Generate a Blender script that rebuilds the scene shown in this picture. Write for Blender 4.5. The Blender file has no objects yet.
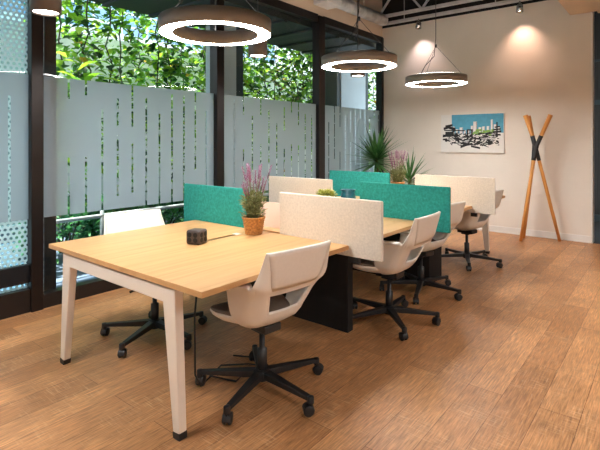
import bpy, math, random
from math import sin, cos, pi, radians as R
from mathutils import Matrix, Vector

scene = bpy.context.scene
COL = scene.collection
rnd = random.Random(7)

# ------------------------------------------------------------------ materials
def nodes_of(name):
    m = bpy.data.materials.new(name)
    m.use_nodes = True
    nt = m.node_tree
    return m, nt, nt.nodes, nt.links, nt.nodes['Principled BSDF'], nt.nodes['Material Output']

def mat(name, col, rough=.5, metal=0.0, spec=.5, var=0.0, scale=30.0, bump=0.0, bscale=None, stretch=(1, 1, 1), emit=None, estr=0):
    m, nt, N, L, b, out = nodes_of(name)
    b.inputs['Base Color'].default_value = (*col, 1)
    b.inputs['Roughness'].default_value = rough
    b.inputs['Metallic'].default_value = metal
    b.inputs['Specular IOR Level'].default_value = spec
    if emit:
        b.inputs['Emission Color'].default_value = (*emit, 1)
        b.inputs['Emission Strength'].default_value = estr
    if var or bump:
        tc = N.new('ShaderNodeTexCoord'); mp = N.new('ShaderNodeMapping')
        mp.inputs['Scale'].default_value = stretch
        L.new(tc.outputs['Object'], mp.inputs['Vector'])
        nz = N.new('ShaderNodeTexNoise'); nz.inputs['Scale'].default_value = scale
        nz.inputs['Detail'].default_value = 5
        L.new(mp.outputs[0], nz.inputs['Vector'])
        if var:
            r = N.new('ShaderNodeValToRGB')
            r.color_ramp.elements[0].position = .3; r.color_ramp.elements[1].position = .7
            r.color_ramp.elements[0].color = (*[c * (1 - var) for c in col], 1)
            r.color_ramp.elements[1].color = (*[min(1, c * (1 + var)) for c in col], 1)
            L.new(nz.outputs['Fac'], r.inputs[0]); L.new(r.outputs[0], b.inputs['Base Color'])
        if bump:
            n2 = N.new('ShaderNodeTexNoise'); n2.inputs['Scale'].default_value = bscale or scale
            L.new(mp.outputs[0], n2.inputs['Vector'])
            bp = N.new('ShaderNodeBump'); bp.inputs['Strength'].default_value = bump
            bp.inputs['Distance'].default_value = .01
            L.new(n2.outputs['Fac'], bp.inputs['Height']); L.new(bp.outputs[0], b.inputs['Normal'])
    return m

def floor_mat():
    m, nt, N, L, b, out = nodes_of('wood_planks')
    tc = N.new('ShaderNodeTexCoord')
    mp = N.new('ShaderNodeMapping'); mp.inputs['Rotation'].default_value = (0, 0, R(90))
    L.new(tc.outputs['Object'], mp.inputs['Vector'])
    br = N.new('ShaderNodeTexBrick')
    br.inputs['Color1'].default_value = (.42, .19, .075, 1)
    br.inputs['Color2'].default_value = (.62, .31, .135, 1)
    br.inputs['Mortar'].default_value = (.20, .085, .032, 1)
    br.inputs['Scale'].default_value = 1.0
    br.inputs['Mortar Size'].default_value = .0018
    br.inputs['Mortar Smooth'].default_value = .3
    br.inputs['Bias'].default_value = 0
    br.inputs['Brick Width'].default_value = 1.35
    br.inputs['Row Height'].default_value = .185
    br.offset = .37
    L.new(mp.outputs[0], br.inputs['Vector'])
    def noise(sc, stretch, det=6, rough=.6):
        q = N.new('ShaderNodeMapping'); q.inputs['Scale'].default_value = stretch
        L.new(tc.outputs['Object'], q.inputs['Vector'])
        z = N.new('ShaderNodeTexNoise'); z.inputs['Scale'].default_value = sc
        z.inputs['Detail'].default_value = det; z.inputs['Roughness'].default_value = rough
        L.new(q.outputs[0], z.inputs['Vector']); return z
    def ramp(src, p0, c0, p1, c1):
        r = N.new('ShaderNodeValToRGB')
        r.color_ramp.elements[0].position = p0; r.color_ramp.elements[0].color = (c0, c0, c0, 1)
        r.color_ramp.elements[1].position = p1; r.color_ramp.elements[1].color = (c1, c1, c1, 1)
        L.new(src, r.inputs[0]); return r
    def mix(mode, fac, a, bsock):
        x = N.new('ShaderNodeMix'); x.data_type = 'RGBA'; x.blend_type = mode
        if isinstance(fac, float): x.inputs[0].default_value = fac
        else: L.new(fac, x.inputs[0])
        L.new(a, x.inputs[6])
        if isinstance(bsock, tuple): x.inputs[7].default_value = bsock
        else: L.new(bsock, x.inputs[7])
        return x.outputs[2]
    grain = ramp(noise(9, (14, .9, 1)).outputs['Fac'], .32, .48, .68, 1.30)
    c = mix('MULTIPLY', .9, br.outputs['Color'], grain.outputs[0])
    blot = ramp(noise(2.2, (1.6, .8, 1), 4).outputs['Fac'], .3, .72, .7, 1.2)
    c = mix('MULTIPLY', .7, c, blot.outputs[0])
    # pale saw scratches: fine marks across the planks, in patches
    scr = ramp(noise(9, (1.0, 14, 1), 3).outputs['Fac'], .52, 0, .64, 1)
    pat = ramp(noise(3.0, (1.3, 1, 1), 3).outputs['Fac'], .46, 0, .64, .50)
    mm = N.new('ShaderNodeMath'); mm.operation = 'MULTIPLY'
    L.new(scr.outputs[0], mm.inputs[0]); L.new(pat.outputs[0], mm.inputs[1])
    c = mix('MIX', mm.outputs[0], c, (.76, .50, .29, 1))
    scr2 = ramp(noise(7, (22, 1.1, 1), 3).outputs['Fac'], .60, 0, .70, .5)
    c = mix('MIX', scr2.outputs[0], c, (.72, .47, .27, 1))
    L.new(c, b.inputs['Base Color'])
    rr = ramp(grain.outputs[0], 0.3, .26, 1, .42); L.new(rr.outputs[0], b.inputs['Roughness'])
    bp = N.new('ShaderNodeBump'); bp.inputs['Strength'].default_value = .12; bp.inputs['Distance'].default_value = .004
    L.new(grain.outputs[0], bp.inputs['Height']); L.new(bp.outputs[0], b.inputs['Normal'])
    return m

def wood_mat(name, c0, c1, rough=.45, stretch=(16, 1, 1), scale=3.0):
    m, nt, N, L, b, out = nodes_of(name)
    tc = N.new('ShaderNodeTexCoord'); mp = N.new('ShaderNodeMapping'); mp.inputs['Scale'].default_value = stretch
    L.new(tc.outputs['Object'], mp.inputs['Vector'])
    nz = N.new('ShaderNodeTexNoise'); nz.inputs['Scale'].default_value = scale; nz.inputs['Detail'].default_value = 6
    L.new(mp.outputs[0], nz.inputs['Vector'])
    r = N.new('ShaderNodeValToRGB'); r.color_ramp.elements[0].position = .3; r.color_ramp.elements[1].position = .72
    r.color_ramp.elements[0].color = (*c0, 1); r.color_ramp.elements[1].color = (*c1, 1)
    L.new(nz.outputs['Fac'], r.inputs[0]); L.new(r.outputs[0], b.inputs['Base Color'])
    b.inputs['Roughness'].default_value = rough
    return m

def glass_mat(name, tint=(1, 1, 1), refl=1.0):
    m, nt, N, L, b, out = nodes_of(name); N.remove(b)
    t = N.new('ShaderNodeBsdfTransparent'); t.inputs[0].default_value = (*tint, 1)
    g = N.new('ShaderNodeBsdfGlossy'); g.inputs['Roughness'].default_value = .01
    lw = N.new('ShaderNodeLayerWeight'); lw.inputs[0].default_value = .5
    pw = N.new('ShaderNodeMath'); pw.operation = 'POWER'; pw.inputs[1].default_value = 5
    L.new(lw.outputs['Facing'], pw.inputs[0])
    f = N.new('ShaderNodeMath'); f.operation = 'MULTIPLY_ADD'; f.inputs[1].default_value = .40; f.inputs[2].default_value = .018
    L.new(pw.outputs[0], f.inputs[0])
    x = N.new('ShaderNodeMixShader'); L.new(f.outputs[0], x.inputs[0]); L.new(t.outputs[0], x.inputs[1]); L.new(g.outputs[0], x.inputs[2])
    L.new(x.outputs[0], out.inputs[0]); return m

def film_mat(name, col, trans_w, clear):
    """frosted film: diffuse + translucent, a little see-through"""
    m, nt, N, L, b, out = nodes_of(name); N.remove(b)
    d = N.new('ShaderNodeBsdfDiffuse'); d.inputs[0].default_value = (*col, 1)
    t = N.new('ShaderNodeBsdfTranslucent'); t.inputs[0].default_value = (*col, 1)
    x = N.new('ShaderNodeMixShader'); x.inputs[0].default_value = trans_w
    L.new(d.outputs[0], x.inputs[1]); L.new(t.outputs[0], x.inputs[2])
    c = N.new('ShaderNodeBsdfTransparent')
    y = N.new('ShaderNodeMixShader'); y.inputs[0].default_value = clear
    L.new(x.outputs[0], y.inputs[1]); L.new(c.outputs[0], y.inputs[2])
    L.new(y.outputs[0], out.inputs[0]); return m

def hex_film_mat(name, col, pitch):
    """film printed with a triangular lattice of pale dots and clear net between"""
    m, nt, N, L, b, out = nodes_of(name); N.remove(b)
    tc = N.new('ShaderNodeTexCoord'); sx = N.new('ShaderNodeSeparateXYZ'); L.new(tc.outputs['Object'], sx.inputs[0])
    def M(op, a, c):
        n = N.new('ShaderNodeMath'); n.operation = op
        for i, v in enumerate((a, c)):
            if v is None: continue
            if isinstance(v, (int, float)): n.inputs[i].default_value = v
            else: L.new(v, n.inputs[i])
        return n.outputs[0]
    k = 2 * pi / pitch
    yy = M('MULTIPLY', sx.outputs['Y'], k); zz = M('MULTIPLY', sx.outputs['Z'], k * .577)
    a = M('COSINE', M('MULTIPLY', zz, 2), None)
    p = M('COSINE', M('ADD', yy, zz), None); q = M('COSINE', M('SUBTRACT', yy, zz), None)
    s = M('ADD', M('ADD', a, p), q)
    f = M('LESS_THAN', s, .55)
    d = N.new('ShaderNodeBsdfDiffuse'); d.inputs[0].default_value = (*col, 1)
    t = N.new('ShaderNodeBsdfTranslucent'); t.inputs[0].default_value = (*col, 1)
    x = N.new('ShaderNodeMixShader'); x.inputs[0].default_value = .5
    L.new(d.outputs[0], x.inputs[1]); L.new(t.outputs[0], x.inputs[2])
    c = N.new('ShaderNodeBsdfTransparent'); c.inputs[0].default_value = (.40, .64, .66, 1)
    y = N.new('ShaderNodeMixShader'); L.new(f, y.inputs[0]); L.new(c.outputs[0], y.inputs[1]); L.new(x.outputs[0], y.inputs[2])
    L.new(y.outputs[0], out.inputs[0]); return m

def leaf_mat(name, c0, c1, tw=.45, scale=2.5):
    m, nt, N, L, b, out = nodes_of(name)
    tc = N.new('ShaderNodeTexCoord'); nz = N.new('ShaderNodeTexNoise'); nz.inputs['Scale'].default_value = scale
    nz.inputs['Detail'].default_value = 3
    L.new(tc.outputs['Object'], nz.inputs['Vector'])
    r = N.new('ShaderNodeValToRGB'); r.color_ramp.elements[0].position = .35; r.color_ramp.elements[1].position = .65
    r.color_ramp.elements[0].color = (*c0, 1); r.color_ramp.elements[1].color = (*c1, 1)
    L.new(nz.outputs['Fac'], r.inputs[0])
    L.new(r.outputs[0], b.inputs['Base Color']); b.inputs['Roughness'].default_value = .4
    t = N.new('ShaderNodeBsdfTranslucent'); L.new(r.outputs[0], t.inputs[0])
    x = N.new('ShaderNodeMixShader'); x.inputs[0].default_value = tw
    L.new(b.outputs[0], x.inputs[1]); L.new(t.outputs[0], x.inputs[2]); L.new(x.outputs[0], out.inputs[0])
    return m

def emis(name, col, s):
    m, nt, N, L, b, out = nodes_of(name); N.remove(b)
    e = N.new('ShaderNodeEmission'); e.inputs[0].default_value = (*col, 1); e.inputs[1].default_value = s
    L.new(e.outputs[0], out.inputs[0]); return m

def facade_mat():
    m, nt, N, L, b, out = nodes_of('glass_facade')
    tc = N.new('ShaderNodeTexCoord'); mp = N.new('ShaderNodeMapping')
    mp.inputs['Rotation'].default_value = (R(90), 0, R(90))
    sx = N.new('ShaderNodeSeparateXYZ'); L.new(tc.outputs['Object'], sx.inputs[0])
    cb = N.new('ShaderNodeCombineXYZ'); L.new(sx.outputs['Y'], cb.inputs[0]); L.new(sx.outputs['Z'], cb.inputs[1])
    br = N.new('ShaderNodeTexBrick'); br.offset = 0
    br.inputs['Color1'].default_value = (.20, .36, .58, 1); br.inputs['Color2'].default_value = (.34, .50, .68, 1)
    br.inputs['Mortar'].default_value = (.85, .88, .90, 1); br.inputs['Scale'].default_value = 1
    br.inputs['Brick Width'].default_value = .9; br.inputs['Row Height'].default_value = .42; br.inputs['Mortar Size'].default_value = .035
    L.new(cb.outputs[0], br.inputs['Vector']); L.new(br.outputs['Color'], b.inputs['Base Color'])
    b.inputs['Roughness'].default_value = .3
    return m

M = {
    'floor': floor_mat(),
    'wall': mat('cream_paint', (.80, .74, .66), .75, var=.02, scale=4, bump=.05, bscale=180),
    'beige': mat('beige_paint', (.80, .66, .52), .75, var=.03, scale=3),
    'tan': mat('tan_panel', (.66, .52, .38), .6, var=.05, scale=3),
    'black_ceiling': mat('black_ceiling', (.010, .010, .011), .9, var=.2, scale=3),
    'white_trim': mat('white_trim', (.80, .78, .75), .45, var=.02, scale=8),
    'bronze': mat('dark_bronze', (.018, .013, .012), .35, .3, var=.15, scale=6),
    'brown_metal': mat('brown_metal', (.016, .010, .0085), .35, .4, var=.12, scale=5),
    'black_frame': mat('black_frame', (.012, .013, .016), .4, .3, var=.2, scale=6),
    'glass': glass_mat('clear_glass', (.93, .97, .96)),
    'frost': film_mat('frosted_film', (.48, .55, .60), .60, .10),
    'hexfilm': hex_film_mat('dotted_film', (.72, .86, .88), .042),
    'oak': wood_mat('oak_veneer', (.51, .275, .105), (.64, .375, .160), .38, (14, .8, 4), 2.2),
    'oak_edge': wood_mat('oak_edge', (.55, .29, .115), (.62, .36, .16), .45, (6, 1, 20), 2),
    'leg': mat('pale_painted_metal', (.80, .70, .60), .42, var=.02, scale=6),
    'black_leg': mat('black_foot', (.015, .015, .016), .5, var=.1, scale=20),
    'dark_panel': wood_mat('dark_brown_panel', (.005, .0035, .003), (.010, .006, .005), .9, (8, 8, 1), 3),
    'brown_side': wood_mat('brown_panel_edge', (.045, .020, .012), (.075, .035, .02), .5, (8, 8, 1), 3),
    'shell': mat('cream_plastic', (.83, .785, .72), .42, var=.012, scale=8),
    'shell_back': mat('warm_cream_plastic', (.77, .71, .64), .5, var=.02, scale=60),
    'seat_fab': mat('taupe_fabric', (.20, .155, .125), .85, var=.18, scale=180, bump=.2),
    'black_plastic': mat('black_plastic', (.016, .016, .018), .38, var=.15, scale=15),
    'grey_tread': mat('grey_tread', (.05, .05, .05), .6, var=.1, scale=40),
    'chrome': mat('steel', (.45, .45, .46), .25, 1.0, var=.05, scale=20),
    'teal': mat('teal_felt', (.030, .300, .258), .95, spec=.2, var=.22, scale=55, bump=.35, bscale=260),
    'cream_felt': mat('cream_felt', (.72, .635, .53), .95, spec=.2, var=.09, scale=70, bump=.35, bscale=260),
    'edge_trim': mat('pale_edge', (.80, .74, .66), .6, var=.03, scale=30),
    'basket': mat('wicker', (.50, .22, .06), .6, var=.35, scale=70),
    'soil': mat('soil', (.03, .02, .013), .95, var=.4, scale=60),
    'stem': mat('plant_stem', (.20, .19, .08), .7, var=.3, scale=40),
    'sage': leaf_mat('sage_leaf', (.10, .14, .04), (.40, .42, .20), .3, 30),
    'lav': mat('lavender_flower', (.33, .13, .23), .8, var=.35, scale=120),
    'yucca': leaf_mat('yucca_leaf', (.03, .11, .03), (.11, .26, .07), .25, 6),
    'succ': leaf_mat('succulent_leaf', (.36, .40, .06), (.58, .55, .15), .3, 20),
    'pot_grey': mat('grey_pot', (.32, .30, .28), .6, var=.1, scale=20),
    'pot_white': mat('white_pot', (.78, .75, .70), .5, var=.04, scale=20),
    'pot_blue': mat('petrol_blue_glaze', (.006, .085, .12), .3, var=.2, scale=20),
    'cube': mat('socket_plastic', (.060, .040, .034), .4, var=.1, scale=40),
    'hole': mat('socket_hole', (.004, .004, .004), .6, var=.1, scale=40),
    'slot': mat('cable_slot', (.05, .075, .055), .6, var=.2, scale=30),
    'pink': mat('pale_pink_board', (.78, .52, .40), .55, var=.02, scale=10),
    'ring': mat('taupe_metal', (.34, .315, .29), .5, 0, var=.05, scale=10),
    'cyl': mat('brown_lamp_metal', (.17, .135, .12), .4, .1, var=.1, scale=10),
    'glow': emis('led_diffuser', (1.0, .975, .945), 36.0),
    'added_uplight': emis('added_uplight_glow', (1.0, .94, .87), 9.0),
    'glow2': emis('lamp_lens', (1.0, .93, .84), 16.0),
    'wire': mat('cable_black', (.012, .012, .012), .5, var=.1, scale=40),
    'wire_pale': mat('cable_pale', (.6, .58, .55), .5, var=.1, scale=40),
    'duct': mat('galvanised', (.66, .66, .66), .4, .35, var=.25, scale=7),
    'duct_white': mat('white_box', (.72, .73, .75), .5, var=.06, scale=9),
    'truss': mat('grey_steel', (.50, .50, .52), .5, .1, var=.15, scale=8),
    'rack_wood': wood_mat('orange_wood', (.62, .26, .055), (.76, .36, .10), .4, (4, 4, .6), 5),
    'black_sleeve': mat('black_sleeve', (.02, .02, .022), .6, var=.2, scale=40),
    'canvas': mat('canvas_white', (.80, .78, .74), .8, var=.02, scale=60),
    'sky_blue': mat('print_blue', (.085, .36, .52), .7, var=.08, scale=25),
    'ink': mat('print_black', (.012, .012, .014), .7, var=.2, scale=60),
    'print_green': mat('print_green', (.22, .42, .09), .7, var=.35, scale=60),
    'print_grey': mat('print_grey', (.36, .36, .36), .7, var=.2, scale=60),
    'ivy_a': leaf_mat('vine_leaf_bright', (.24, .52, .03), (.52, .74, .08), .5, 2),
    'ivy_b': leaf_mat('vine_leaf_mid', (.09, .30, .03), (.25, .52, .06), .45, 2),
    'ivy_c': leaf_mat('vine_leaf_dark', (.012, .06, .02), (.05, .17, .04), .35, 2),
    'ivy_d': leaf_mat('vine_leaf_amber', (.62, .30, .03), (.75, .50, .06), .5, 2),
    'hedge_a': leaf_mat('hedge_leaf', (.06, .26, .08), (.20, .52, .18), .4, 3),
    'hedge_b': leaf_mat('hedge_leaf_dark', (.02, .10, .05), (.07, .24, .11), .35, 3),
    'vine_stem': mat('vine_stem', (.06, .045, .03), .8, var=.3, scale=30),
    'pave': mat('blue_grey_paving', (.13, .18, .265), .7, var=.12, scale=5),
    'soffit': mat('dark_soffit', (.030, .036, .038), .6, var=.15, scale=4),
    'pale_col': mat('pale_blue_render', (.62, .70, .76), .7, var=.04, scale=3),
    'dark_col': mat('slate_cladding', (.05, .075, .085), .6, var=.1, scale=3),
    'tube': mat('pale_tube', (.36, .40, .41), .4, .1, var=.05, scale=9),
    'facade': facade_mat(),
    'garden_wall': mat('pale_render', (.84, .87, .88), .8, var=.25, scale=2.2),
    'dark_wall': wood_mat('dark_slatted_wall', (.008, .009, .009), (.040, .042, .042), .5, (16, 1, .5), 3),
    'dark_carpet': mat('dark_carpet', (.045, .05, .055), .95, var=.25, scale=60),
    'tray': mat('white_tray', (.68, .66, .62), .5, var=.04, scale=10),
}

# ------------------------------------------------------------------ mesh builder
class MB:
    def __init__(s):
        s.v = []; s.f = []; s.m = []; s.sm = []
    def add(s, vs, fs, mi=0, smooth=False, mtx=None):
        o = len(s.v)
        for p in vs:
            p = Vector(p)
            s.v.append(tuple(mtx @ p) if mtx is not None else tuple(p))
        for f in fs:
            s.f.append([i + o for i in f]); s.m.append(mi); s.sm.append(smooth)
        return s
    def box(s, x0, x1, y0, y1, z0, z1, mi=0, mtx=None):
        vs = [(x0, y0, z0), (x1, y0, z0), (x1, y1, z0), (x0, y1, z0), (x0, y0, z1), (x1, y0, z1), (x1, y1, z1), (x0, y1, z1)]
        fs = [(3, 2, 1, 0), (4, 5, 6, 7), (0, 1, 5, 4), (1, 2, 6, 5), (2, 3, 7, 6), (3, 0, 4, 7)]
        return s.add(vs, fs, mi, False, mtx)
    def bar(s, a, b, wa, ha, wb=None, hb=None, mi=0, up=(0, 0, 1)):
        """tapered rectangular bar from a to b"""
        a = Vector(a); b = Vector(b); wb = wa if wb is None else wb; hb = ha if hb is None else hb
        d = (b - a).normalized(); u = Vector(up); x = d.cross(u)
        if x.length < 1e-4: x = d.cross(Vector((1, 0, 0)))
        x.normalize(); y = x.cross(d)
        vs = []
        for p, w, h in ((a, wa, ha), (b, wb, hb)):
            for sx, sy in ((-1, -1), (1, -1), (1, 1), (-1, 1)): vs.append(p + x * sx * w / 2 + y * sy * h / 2)
        fs = [(0, 1, 2, 3), (7, 6, 5, 4), (0, 4, 5, 1), (1, 5, 6, 2), (2, 6, 7, 3), (3, 7, 4, 0)]
        return s.add(vs, fs, mi)
    def tube(s, pts, r, n=8, mi=0, cap=True):
        pts = [Vector(p) for p in pts]; rs = r if isinstance(r, (list, tuple)) else [r] * len(pts)
        vs = []; fs = []; x = None
        for i, p in enumerate(pts):
            d = (pts[min(i + 1, len(pts) - 1)] - pts[max(i - 1, 0)]).normalized()
            if x is None:
                x = d.orthogonal().normalized()
            else:
                x = (x - d * x.dot(d)).normalized()
            y = d.cross(x)
            for k in range(n):
                t = 2 * pi * k / n; vs.append(p + (x * cos(t) + y * sin(t)) * rs[i])
        for i in range(len(pts) - 1):
            for k in range(n):
                a = i * n + k; b = i * n + (k + 1) % n; fs.append((a, b, b + n, a + n))
        s.add(vs, fs, mi, True)
        if cap:
            o = len(s.v) - len(vs)
            s.f.append([o + k for k in range(n)][::-1]); s.m.append(mi); s.sm.append(False)
            e = o + (len(pts) - 1) * n
            s.f.append([e + k for k in range(n)]); s.m.append(mi); s.sm.append(False)
        return s
    def lathe(s, prof, n=24, mi=0, mtx=None, smooth=True, closed=False):
        vs = []; fs = []
        for r, z in prof:
            for k in range(n):
                t = 2 * pi * k / n; vs.append((r * cos(t), r * sin(t), z))
        m = len(prof)
        for i in range(m if closed else m - 1):
            for k in range(n):
                a = i * n + k; b = i * n + (k + 1) % n; j = ((i + 1) % m) * n
                fs.append((a, b, j + (k + 1) % n, j + k))
        return s.add(vs, fs, mi, smooth, mtx)
    def disc(s, r, z, n=24, mi=0, mtx=None, flip=False):
        vs = [(r * cos(2 * pi * k / n), r * sin(2 * pi * k / n), z) for k in range(n)]
        f = list(range(n)); return s.add(vs, [f[::-1] if flip else f], mi, False, mtx)
    def build(s, name, mats, parent=None, bevel=0, seg=2, solid=None, sub=0, loc=None, rot=None):
        me = bpy.data.meshes.new(name)
        me.from_pydata(s.v, [], s.f)
        ms = mats if isinstance(mats, (list, tuple)) else [mats]
        for q in ms: me.materials.append(M[q] if isinstance(q, str) else q)
        for p, mi, sm in zip(me.polygons, s.m, s.sm): p.material_index = mi; p.use_smooth = sm
        me.update()
        o = bpy.data.objects.new(name, me); COL.objects.link(o)
        if parent is not None: o.parent = parent
        if loc is not None: o.location = loc
        if rot is not None: o.rotation_euler = rot
        if solid is not None:
            md = o.modifiers.new('thickness', 'SOLIDIFY'); md.thickness = solid; md.offset = 0
        if bevel:
            md = o.modifiers.new('bevel', 'BEVEL'); md.width = bevel; md.segments = seg; md.limit_method = 'ANGLE'
        if sub:
            md = o.modifiers.new('sub', 'SUBSURF'); md.levels = sub; md.render_levels = sub
        return o

def tag(o, label=None, cat=None, group=None, kind=None):
    if label: o['label'] = label
    if cat: o['category'] = cat
    if group: o['group'] = group
    if kind: o['kind'] = kind
    return o

def empty(name, loc=(0, 0, 0), rz=0, label=None, cat=None, group=None, kind=None):
    o = bpy.data.objects.new(name, None); COL.objects.link(o)
    o.empty_display_size = .1
    o.location = loc; o.rotation_euler = (0, 0, rz)
    return tag(o, label, cat, group, kind)

def copy_tree(o, parent=None):
    c = o.copy(); COL.objects.link(c)
    if parent is not None: c.parent = parent
    for ch in list(o.children): copy_tree(ch, c)
    return c

def structure(mb, name, mats, label=None, **k):
    o = mb.build(name, mats, **k); o['kind'] = 'structure'
    if label: o['label'] = label; o['category'] = name.split('_')[0]
    return o

# ------------------------------------------------------------------ dimensions
WX = -4.17            # plane of the window wall
YB = 7.51             # back wall
XE = -0.896           # free right end of the back wall
ZH = 3.2              # top of the glazing
YR, XRT, ZC = -3.2, 3.4, 4.15

# ------------------------------------------------------------------ setting
structure(MB().box(WX - .15, XRT, YR, YB, -.05, 0), 'floor', 'floor', 'brown plank floor with pale saw scratches')
structure(MB().box(WX - .15, XRT, YR, 10.2, ZC, ZC + .1), 'ceiling', 'black_ceiling', 'black open ceiling above the lamps')
structure(MB().box(WX - .05, XE, YB, YB + .15, 0, 3.46), 'wall_back', 'wall', 'cream end wall behind the coat stand')
structure(MB().box(XRT, XRT + .1, YR, 10.2, 0, ZC), 'wall_right', 'wall', 'cream side wall')
structure(MB().box(WX - .15, XRT, YR - .1, YR, 0, ZC), 'wall_front', 'wall', 'cream wall facing the desks')
structure(MB().box(WX - .10, WX + .03, YR, YB, ZH + .06, ZC), 'wall_left', 'beige', 'beige bulkhead above the glazing')
structure(MB().box(WX - .05, XE, YB + .02, YB + .12, 3.46, ZC), 'wall_upper', 'black_ceiling', 'black void above the end wall')
structure(MB().box(WX + .03, XE + .012, YB - .014, YB, 0, .095).box(WX + .03, XE + .012, YB - .02, YB, .0, .02), 'baseboard_back', 'white_trim', 'white baseboard along the cream end wall', bevel=.003)
structure(MB().box(XE, XE + .022, YB - .02, YB + .15, 0, 3.46), 'trim_1', 'white_trim', 'white edging on the free end of the cream wall')
structure(MB().box(-1.13, 2.4, 3.0, 7.38, 3.16, 3.34).box(-.80, -.45, 3.0, 7.38, 3.13, 3.16), 'trim_2', 'tan', 'tan dropped ceiling panel near the top right corner', bevel=.006)
# darker room beyond the free end of the wall
structure(MB().box(XE - .6, XRT, 9.6, 9.7, 0, ZC), 'wall_far', 'dark_wall', 'dark slatted wall seen past the cream wall')
structure(MB().box(XE - .6, XRT, YB, 9.7, -.05, -.002), 'floor_far', 'dark_carpet', 'dark carpet past the cream wall')
structure(MB().box(XE - .6, XRT, 9.55, 9.6, 2.05, 2.13).box(XE - .6, XRT, 9.55, 9.6, 0, .12).box(XE - .6, XRT, 9.56, 9.6, 2.8, 2.84), 'trim_3', 'dark_col', 'grey rails on the dark far wall')

# --- glazing -------------------------------------------------------
mull = [(1.572, 1.667), (3.555, 3.665), (5.53, 5.68)]
def film(mb, y0, y1, z0, z1, first, pitch, seed, x):
    """frosted film with rows of narrow dashes left clear"""
    r = random.Random(seed); gw = .019
    cols = []
    c = first
    while c < y1 - .03:
        if c > y0 + .03: cols.append(c)
        c += pitch
    prev = y0
    def q(a, b, c0, c1):
        if b - a > 1e-4 and c1 - c0 > 1e-4:
            mb.add([(x, a, c0), (x, b, c0), (x, b, c1), (x, a, c1)], [(0, 1, 2, 3)])
    for i, c in enumerate(cols):
        q(prev, c - gw / 2, z0, z1)
        segs = []
        style = r.choice((0, 1, 2, 3, 0, 1))
        H = z1 - z0
        if style == 0: segs = [(z0, z1 - r.uniform(0, .25) * H)]
        elif style == 1: segs = [(z0, z0 + r.uniform(.30, .55) * H), (z1 - r.uniform(.10, .28) * H, z1)]
        elif style == 2: segs = [(z0 + r.uniform(.18, .35) * H, z1)]
        else: segs = [(z0 + r.uniform(.05, .12) * H, z0 + r.uniform(.45, .6) * H), (z0 + .66 * H, z1 - r.uniform(0, .15) * H)]
        # break the long runs with a few short frosted ticks
        z = z0
        cuts = []
        for a, b in segs:
            p = a
            while p < b:
                e = min(b, p + r.uniform(.10, .34)); cuts.append((p, e)); p = e + r.uniform(.012, .03)
        for a, b in cuts:
            q(c - gw / 2, c + gw / 2, z, a); z = b
        q(c - gw / 2, c + gw / 2, z, z1)
        prev = c + gw / 2
    q(prev, y1, z0, z1)
    return mb

def window(idx, y0, y1, label, first, hexed=False, sill=.05):
    w = empty('window_%d' % idx, (0, 0, 0), 0, label, 'window', None, 'structure')
    MB().box(WX - .006, WX + .006, y0, y1, sill, ZH).build('glass_pane', 'glass', w)
    if hexed:
        MB().add([(WX - .012, y0, sill), (WX - .012, y1, sill), (WX - .012, y1, ZH), (WX - .012, y0, ZH)], [(0, 1, 2, 3)]).build('dotted_film', 'hexfilm', w)
    film(MB(), y0, y1, .76, 1.96, first, .1545, idx * 13 + 1, WX + .009).build('frosted_film', 'frost', w)
    f = MB()
    f.box(WX - .05, WX + .05, y0, y1, 0, .12 if not hexed else .19)
    f.box(WX - .05, WX + .05, y0, y1, ZH - .01, ZH + .10)
    f.build('window_frame', 'bronze', w, bevel=.004)
    return w
w1 = window(1, -3.2, 1.572, 'dotted film window pane left of the brown mullion', 1.43, True, .19)
MB().box(WX - .035, WX + .035, -3.2, 1.572, .24, .39).build('bottom_rail', 'black_frame', w1, bevel=.003)
w2 = window(2, 1.667, 3.555, 'frosted window pane behind the nearest white chair', 1.90)
w3 = window(3, 3.665, 5.53, 'frosted window pane between the two inner mullions', 3.88)
w4 = window(4, 5.68, YB, 'frosted window pane beside the end wall', 5.86)
# strip of dotted film and a dark post just outside the second pane
MB().add([(WX - .014, 1.667, .12), (WX - .014, 1.70, .12), (WX - .014, 1.70, ZH), (WX - .014, 1.667, ZH)], [(0, 1, 2, 3)]).build('film_strip', 'hexfilm', w2)
MB().box(WX - .14, WX - .03, 1.71, 1.81, .0, ZH).build('outer_post', 'black_frame', w2)
for i, (a, b) in enumerate(mull):
    t = MB().box(WX - .06, WX + .07, a, b, 0, ZH + .08)
    structure(t, 'trim_%d' % (i + 4), 'brown_metal', ['brown mullion nearest the camera', 'brown mullion behind the teal screen on the near desk', 'brown mullion nearest the end wall'][i], bevel=.004)
structure(MB().box(WX - .06, WX + .06, YB - .07, YB, 0, ZH + .08), 'trim_7', 'black_frame', 'dark jamb in the corner of the end wall')

# ------------------------------------------------------------------ outdoors
structure(MB().box(-15.5, WX - .15, -3, 16, -.08, -.03), 'ground', 'pave', 'blue grey paving outside the glazing')
s = MB().box(-5.55, WX - .10, -3, 14, 3.12, 3.22)
for i in range(26): s.box(-5.55, WX - .1, -3 + i * .66, -2.93 + i * .66, 3.09, 3.12)
structure(s, 'ceiling_porch', 'soffit', 'dark soffit outside above the glazing')
structure(MB().box(-5.35, -5.0, 4.42, 4.70, -.03, 3.1), 'column_porch', 'pale_col', 'pale blue column outside the middle pane')
structure(MB().box(-5.33, -5.02, 4.70, 4.86, -.03, 3.1), 'column_slate', 'dark_col', 'slate column clad beside the pale blue one')
structure(MB().box(-5.35, -5.0, 7.46, 8.36, -.03, 3.1), 'column_corner', 'pale_col', 'pale broad column outside the last pane')
structure(MB().box(-5.33, -5.02, 8.36, 8.5, -.03, 3.1).box(-5.33, -5.02, 7.34, 7.46, -.03, 3.1), 'column_cladding', 'dark_col', 'slate cladding beside the broad pale column')
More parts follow.
